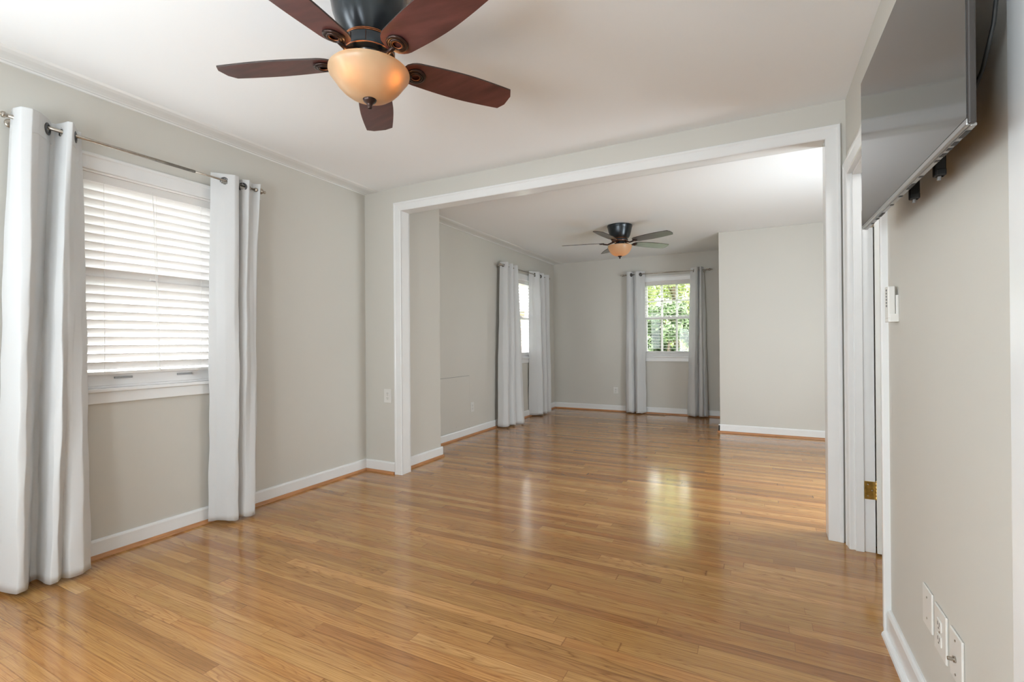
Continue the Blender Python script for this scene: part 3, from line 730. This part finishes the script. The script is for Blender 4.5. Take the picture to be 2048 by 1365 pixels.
    if text:
        cu = bpy.data.curves.new('lettering', 'FONT'); cu.body = 'Harbor Breeze'; cu.size = .021; cu.extrude = 0; cu.space_character = 1.05
        to = bpy.data.objects.new('t', cu); COL.objects.link(to)
        dg = bpy.context.evaluated_depsgraph_get(); me = bpy.data.meshes.new_from_object(to.evaluated_get(dg)); bpy.data.objects.remove(to)
        prof = [(r, z-H) for r, z in motor][::-1]
        def rad(zq):
            for (ra, za), (rb, zb_) in zip(prof, prof[1:]):
                if min(za, zb_) <= zq <= max(za, zb_) and za != zb_: return ra+(rb-ra)*(zq-za)/(zb_-za)
            return .1
        th0, z0 = text
        for v in me.vertices:
            zq = z0-H+v.co.y; r_ = rad(zq)+.0006; a = th0+v.co.x/rad(z0-H)
            v.co = (r_*math.cos(a), r_*math.sin(a), zq)
        me.materials.append(M['copper']); t = bpy.data.objects.new('lettering', me); COL.objects.link(t); t.parent = mo; t['label'] = 'small copper script lettering'
    return f
Rx, Ry = math.cos(YAW), math.sin(YAW)
fan((-1.300, 1.372), .9925, .595, 2.178, -.185, M['mahogany'], 'large dark ceiling fan with mahogany blades above the near room',
    [(.10, 2.44), (.138, 2.438), (.140, 2.43), (.137, 2.40), (.139, 2.396), (.138, 2.385), (.132, 2.35), (.118, 2.31), (.098, 2.275), (.084, 2.255), (.078, 2.248), (.05, 2.246)],
    [(.05, 2.249), (.078, 2.249), (.090, 2.246), (.094, 2.240), (.094, 2.205), (.090, 2.198), (.060, 2.196), (.055, 2.18)],
    [(.148, 2.137), (.1485, 2.131), (.146, 2.124), (.138, 2.114), (.128, 2.100), (.116, 2.083), (.100, 2.066), (.080, 2.051), (.056, 2.040), (.030, 2.034), (.004, 2.032)],
    [(.002, 2.046), (.024, 2.040), (.0255, 2.034), (.022, 2.026), (.012, 2.018), (.008, 2.010), (.0085, 2.003), (.006, 1.999), (.001, 1.998)],
    (.070, .122, .180, .012), 1.22,
    [(.088*Rx+.035*Ry, .088*Ry-.035*Rx, 2.108, .8), (-.035*Rx+.080*Ry, -.035*Ry-.080*Rx, 2.112, .5)], text=(-2.36+.75, 2.345))
fan((-1.406, 5.45), .849, .66, 2.245, -.19, M['greyblade'], 'smaller looking fan with grey blades on the far room ceiling',
    [(.12, 2.44), (.140, 2.438), (.142, 2.425), (.138, 2.418), (.134, 2.40), (.125, 2.36), (.112, 2.315), (.100, 2.295), (.088, 2.285), (.05, 2.284)],
    [(.05, 2.286), (.085, 2.286), (.090, 2.280), (.090, 2.262), (.085, 2.255), (.060, 2.252), (.055, 2.24)],
    [(.136, 2.205), (.1365, 2.198), (.130, 2.178), (.120, 2.155), (.106, 2.132), (.088, 2.114), (.066, 2.100), (.040, 2.092), (.004, 2.089)],
    [(.002, 2.10), (.022, 2.094), (.023, 2.088), (.014, 2.08), (.008, 2.070), (.008, 2.062), (.001, 2.058)],
    (.070, .175, .205, .014), .9,
    [(.05*Rx, .05*Ry, 2.155, .7), (-.03*Rx, -.03*Ry, 2.15, .5)], w=(.115, .142, .118))

# ------------------------------------------------------------------ television on its wall mount
TVA = math.radians(.7)
tv = empty('television', (.333, 1.13, 1.497), TVA); tag(tv, 'black flat television mounted high on the right wall', 'television')
TW, TH = .915, .510
bm = B(); box(bm, (0, 0, 0), (.012, TW, TH)); obj('frame', bm, M['tv_frame'], tv, bevel=.003)
bm = B(); box(bm, (-.0012, .005, .012), (.001, TW-.004, TH-.004)); s_ = obj('screen', bm, M['tv_screen'], tv); s_['label'] = 'switched off glossy grey screen'
bm = B(); box(bm, (-.002, .004, -.001), (.006, TW-.004, .011)); o_ = obj('bottom_bezel', bm, M['tv_trim'], tv, bevel=.002); o_['label'] = 'silver lower bezel'
bm = B(); box(bm, (.012, .16, .03), (.040, TW-.10, .36)); box(bm, (.012, .04, .012), (.020, TW-.04, TH-.02)); obj('rear_cover', bm, M['tv_black'], tv, bevel=.006)
bm = B(); box(bm, (.005, .006, -.003), (.014, TW-.006, .002)); o_ = obj('underside_strip', bm, M['tv_trim'], tv, bevel=.001)
for q, ln in ((.03, .035), (.085, .02), (.12, .012), (.15, .02), (.19, .012), (.30, .010), (.36, .05), (.47, .012), (.56, .012), (.66, .05), (.73, .02), (.80, .015)):
    bm = B(); box(bm, (.0055, q, -.0040), (.0135, q+ln, -.0026)); obj('vent_slot', bm, M['tv_black'], tv)
mt_ = empty('wall_mount', (XR, 1.58, 1.5)); tag(mt_, 'black metal tilting mount behind the television', 'tv mount')
bm = B()
box(bm, (XR-.010, 1.47, 1.63), (XR, 1.74, 1.83)); obj('wall_plate', at(mt_, bm), M['tv_black'], mt_, bevel=.002)
for yy in (1.49, 1.70):
    bm = B(); box(bm, (XR-.058, yy-.010, 1.503), (XR-.036, yy+.010, 1.90)); box(bm, (XR-.056, yy-.012, 1.503), (XR-.036, yy+.012, 1.52)); box(bm, (XR-.034, yy-.01, 1.70), (XR-.008, yy+.01, 1.75))
    obj('hook_rail', at(mt_, bm), M['tv_black'], mt_, bevel=.003)
    bm = B(); tube(bm, [(XR-.047, yy, 1.505), (XR-.048, yy, 1.494)], .004, 8); obj('release_tab', at(mt_, bm), M['grey_plastic'], mt_)
cb = B(); tube(cb, [tuple(p) for p in [(.385, 1.30, 1.60), (.385, 1.235, 1.63), (.392, 1.205, 1.70), (.398, 1.195, 1.80), (.405, 1.20, 1.92), (.41, 1.24, 2.02), (.425, 1.30, 2.08)]], .0035, 10)
tag(obj('power_cable', cb, M['tv_black'], smooth=True), 'thin black cable looping behind the television', 'cable')

# ------------------------------------------------------------------ small wall fittings
def outlet(axis, plane, s, a, z, label, kind='duplex', group='white wall plates', w=.070, h=.115):
    def P(da, dd, dz): return (s*dd, da, dz) if axis == 'X' else (da, s*dd, dz)
    o = empty('wall_outlet' if kind == 'duplex' else ('cable_outlet' if kind == 'coax' else 'blank_plate'), (plane, a, z) if axis == 'X' else (a, plane, z))
    tag(o, label, 'wall outlet' if kind == 'duplex' else 'wall plate', group)
    bm = B(); box(bm, P(-w/2, 0, -h/2), P(w/2, .006, h/2)); obj('cover_plate', bm, M['white_plastic'], o, bevel=.003, seg=3)
    ax = 'X' if axis == 'X' else 'Y'
    if kind == 'duplex':
        for dz in (-.020, .020):
            bm = B(); box(bm, P(-.017, .005, dz-.014), P(.017, .0085, dz+.014)); f_ = obj('receptacle', bm, M['white_plastic'], o, bevel=.005, seg=3)
            bm = B()
            for q in (-.0065, .0065): box(bm, P(q-.0013, .0084, dz-.002), P(q+.0013, .0089, dz+.008))
            lathe(bm, [(.0026, s*.0084), (.0026, s*.0089)], 10, P(0, 0, dz-.008), axis=ax); obj('slot', bm, M['slot'], f_)
        bm = B(); lathe(bm, [(.003, s*.006), (.003, s*.0075)], 12, (0, 0, 0), axis=ax); obj('screw', bm, M['nickel'], o)
    elif kind == 'coax':
        bm = B(); lathe(bm, [(.0075, s*.005), (.0075, s*.010), (.0047, s*.0105), (.0047, s*.021), (.0035, s*.022)], 16, (0, 0, -.004), axis=ax)
        bmesh.ops.recalc_face_normals(bm, faces=bm.faces); c_ = obj('coax_connector', bm, M['nickel'], o, bevel=.0004); c_['label'] = 'short threaded metal cable connector'
        for dz in (-.042, .042): bm = B(); lathe(bm, [(.003, s*.006), (.003, s*.0073)], 12, P(0, 0, dz), axis=ax); obj('screw', bm, M['nickel'], o)
    else:
        for dz in (-.030, .030): bm = B(); lathe(bm, [(.003, s*.006), (.003, s*.0073)], 12, P(0, 0, dz), axis=ax); obj('screw', bm, M['nickel'], o)
    return o
outlet('X', XR, -1, 1.794, .334, 'blank white plate low on right wall, farthest of three', 'blank', w=.086)
outlet('X', XR, -1, 1.683, .322, 'white outlet low on right wall between two plates', 'duplex', w=.096, h=.125)
outlet('X', XR, -1, 1.566, .322, 'white plate with metal cable connector low on right wall', 'coax', w=.084, h=.122)
outlet('Y', Y1, -1, -2.846, .662, 'white outlet beside the left casing of the wide opening', 'duplex', h=.118, w=.080)
outlet('X', XL, 1, 4.968, .335, 'white outlet right of the access panel in the far room', 'duplex')
outlet('Y', Y2, -1, -2.045, .335, 'white outlet left of the curtains on the far end wall', 'duplex', w=.075)

# fan remote in its wall cradle beside the door casing
rc = empty('fan_remote', (XR, 2.128, 1.24)); tag(rc, 'small white fan remote in a wall cradle by the door casing', 'remote control')
bm = B(); box(bm, (-.008, -.023, -.064), (0, .023, .030)); box(bm, (-.030, -.025, -.064), (0, .025, -.050)); box(bm, (-.026, -.0255, -.064), (0, -.0225, -.035)); obj('cradle', bm, M['white_plastic'], rc, bevel=.002)
bm = B(); box(bm, (-.031, -.0225, -.052), (-.009, .0225, .062)); obj('handset', bm, M['white_plastic'], rc, bevel=.004, seg=3)
for k in range(6):
    bm = B(); lathe(bm, [(.0042, -.031), (.0042, -.0325), (.002, -.0335)], 14, (0, -.008, .048-k*.011), axis='X'); bmesh.ops.recalc_face_normals(bm, faces=bm.faces)
    obj('button', bm, M['grey_plastic'], rc)
# access panel
ap = empty('access_panel', (XL, 4.2, .098)); tag(ap, 'square painted access panel low on the far left wall', 'access panel')
bm = B(); box(bm, (0, 0, .006), (.006, .700, .62)); obj('panel_board', bm, M['wall'], ap, bevel=.0015)
for yy, zz in ((.42, .575), (.42, .05)): bm = B(); lathe(bm, [(.006, .006), (.004, .0085)], 12, (0, yy, zz), axis='X'); obj('screw', bm, M['wall'], ap)
bm = B(); box(bm, (0, .700, .0), (.0025, .705, .624)); box(bm, (0, 0, .62), (.0025, .705, .624)); obj('panel_gap', bm, M['grey_plastic'], ap)
# floor register
fr = empty('floor_register', (-1.56, 7.42, 0)); tag(fr, 'wooden floor vent below the window with the trees', 'floor vent')
bm = B(); box(bm, (0, 0, 0), (.30, .012, .006)); box(bm, (0, .088, 0), (.30, .10, .006)); box(bm, (0, .012, 0), (.012, .088, .006)); box(bm, (.288, .012, 0), (.30, .088, .006))
for k in range(1, 12): box(bm, (.012+k*.023-.004, .012, 0), (.012+k*.023+.004, .088, .005))
obj('grille', bm, M['register'], fr, bevel=.001)
bm = B(); box(bm, (.012, .012, .0), (.288, .088, .0012)); obj('duct_opening', bm, M['slot'], fr)

# ------------------------------------------------------------------ outdoors
bm = B(); box(bm, (-40, 7.9, -.7), (30, 45, -.6)); struct(obj('ground', bm, M['lawn']), 'green lawn outside the far window', 'ground')
bm = B(); box(bm, (-40, -10, -.7), (-3.5, 7.9, -.6)); struct(obj('ground', bm, M['pavement']), 'pale paving outside the left windows', 'ground')
def tree(x, y, h, rad, n, matn, label, low=.3, trunk=.12, group='trees outside the far window', name='leafy_tree'):
    t = empty(name, (x, y, -.6)); tag(t, label, 'tree', group)
    g = np.random.default_rng(int(abs(x*97+y*31)))
    bm = B(); pts = [(0, 0, 0), (.05, .02, h*.3), (-.05, .05, h*.6), (.02, 0, h*.9)]; tube(bm, pts, [trunk, trunk*.8, trunk*.5, trunk*.15], 10)
    for k in range(7):
        a = g.uniform(0, 6.28); z = h*g.uniform(.15, .7); l = rad*g.uniform(.5, .9)
        tube(bm, [(0, 0, z), (math.cos(a)*l*.5, math.sin(a)*l*.5, z+l*.3), (math.cos(a)*l, math.sin(a)*l, z+l*.45)], [trunk*.4, trunk*.25, .01], 6)
    obj('trunk', bm, M['bark'], t, smooth=True)
    cl = []
    for k in range(46):
        a = g.uniform(0, 6.28); u = g.uniform(-1, 1); rr = g.uniform(.35, 1)**.5
        cl.append((math.cos(a)*rad*rr*math.sqrt(1-u*u*.8), math.sin(a)*rad*rr*math.sqrt(1-u*u*.8), h*(low+(1-low)*(u+1)/2)))
    vs, fs = [], []
    for i in range(n):
        c_ = cl[g.integers(len(cl))]; p = np.array(c_)+np.clip(g.normal(0, rad*.13, 3), -.2*rad, .2*rad)
        a1_ = g.normal(0, 1, 3); a1_ /= np.linalg.norm(a1_); b1_ = np.cross(a1_, g.normal(0, 1, 3)); b1_ /= np.linalg.norm(b1_)+1e-6
        s1 = g.uniform(.03, .065); k0 = len(vs)
        vs += [tuple(p-a1_*s1*1.5), tuple(p+b1_*s1*.6), tuple(p+a1_*s1*1.5), tuple(p-b1_*s1*.6)]; fs.append((k0, k0+1, k0+2, k0+3))
    me = bpy.data.meshes.new('foliage'); me.from_pydata(vs, [], fs); me.materials.append(M[matn]); fo = bpy.data.objects.new('foliage', me); COL.objects.link(fo); fo.parent = t
for (x, y, lb) in ((-2.25, 15.2, 'tall light green tree outside, filling the upper panes of the far window'), (1.4, 15.6, 'light green tree outside, hidden right of the far window')):
    tree(x, y, 5.2, 1.45, 20000, 'leaf', lb)
for (x, y, lb) in ((-1.95, 12.3, 'dark shrub outside in the lower panes of the far window'), (-4.1, 12.3, 'dark shrub outside, left of the one in the lower panes'), (.2, 12.3, 'dark shrub outside, right of the one in the lower panes')):
    tree(x, y, 2.5, .80, 12000, 'leaf_dark', lb, low=.05, trunk=.06, group='shrubs outside the far window', name='leafy_shrub')
tree(-9.6, 14.2, 5.0, 1.2, 2200, 'leaf', 'sparse pale tree outside the slanting far left window', group='trees beyond the left wall')
# neighbour's house outside the slanting window
hs = empty('neighboring_house', (-8.8, 17.0, -.6)); tag(hs, 'pale sided house outside the slanting far left window', 'house')
bm = B(); box(bm, (-4.5, 0, 0), (.4, 6, 2.9)); obj('siding_wall', bm, M['siding'], hs)
bm = B(); box(bm, (.4, -.05, 0), (1.5, 6, 2.9)); obj('brick_wall', bm, M['brick_pale'], hs)
bm = B(); v = [bm.verts.new(p) for p in ((-4.8, -.4, 2.9), (1.8, -.4, 2.9), (1.8, 6.4, 2.9), (-4.8, 6.4, 2.9), (-4.8, 3, 4.4), (1.8, 3, 4.4))]
for q in ((0, 1, 5, 4), (2, 3, 4, 5), (0, 4, 3), (1, 2, 5), (3, 2, 1, 0)): bm.faces.new([v[i] for i in q])
obj('roof', bm, M['roofing'], hs)
for xx in (-3.4, -1.6):
    bm = B(); box(bm, (xx, -.04, .9), (xx+.7, .02, 2.1)); wf = obj('window', bm, M['vinyl'], hs); bm = B(); box(bm, (xx+.08, -.05, .98), (xx+.62, -.035, 2.02)); obj('pane', bm, M['darkpane'], wf)
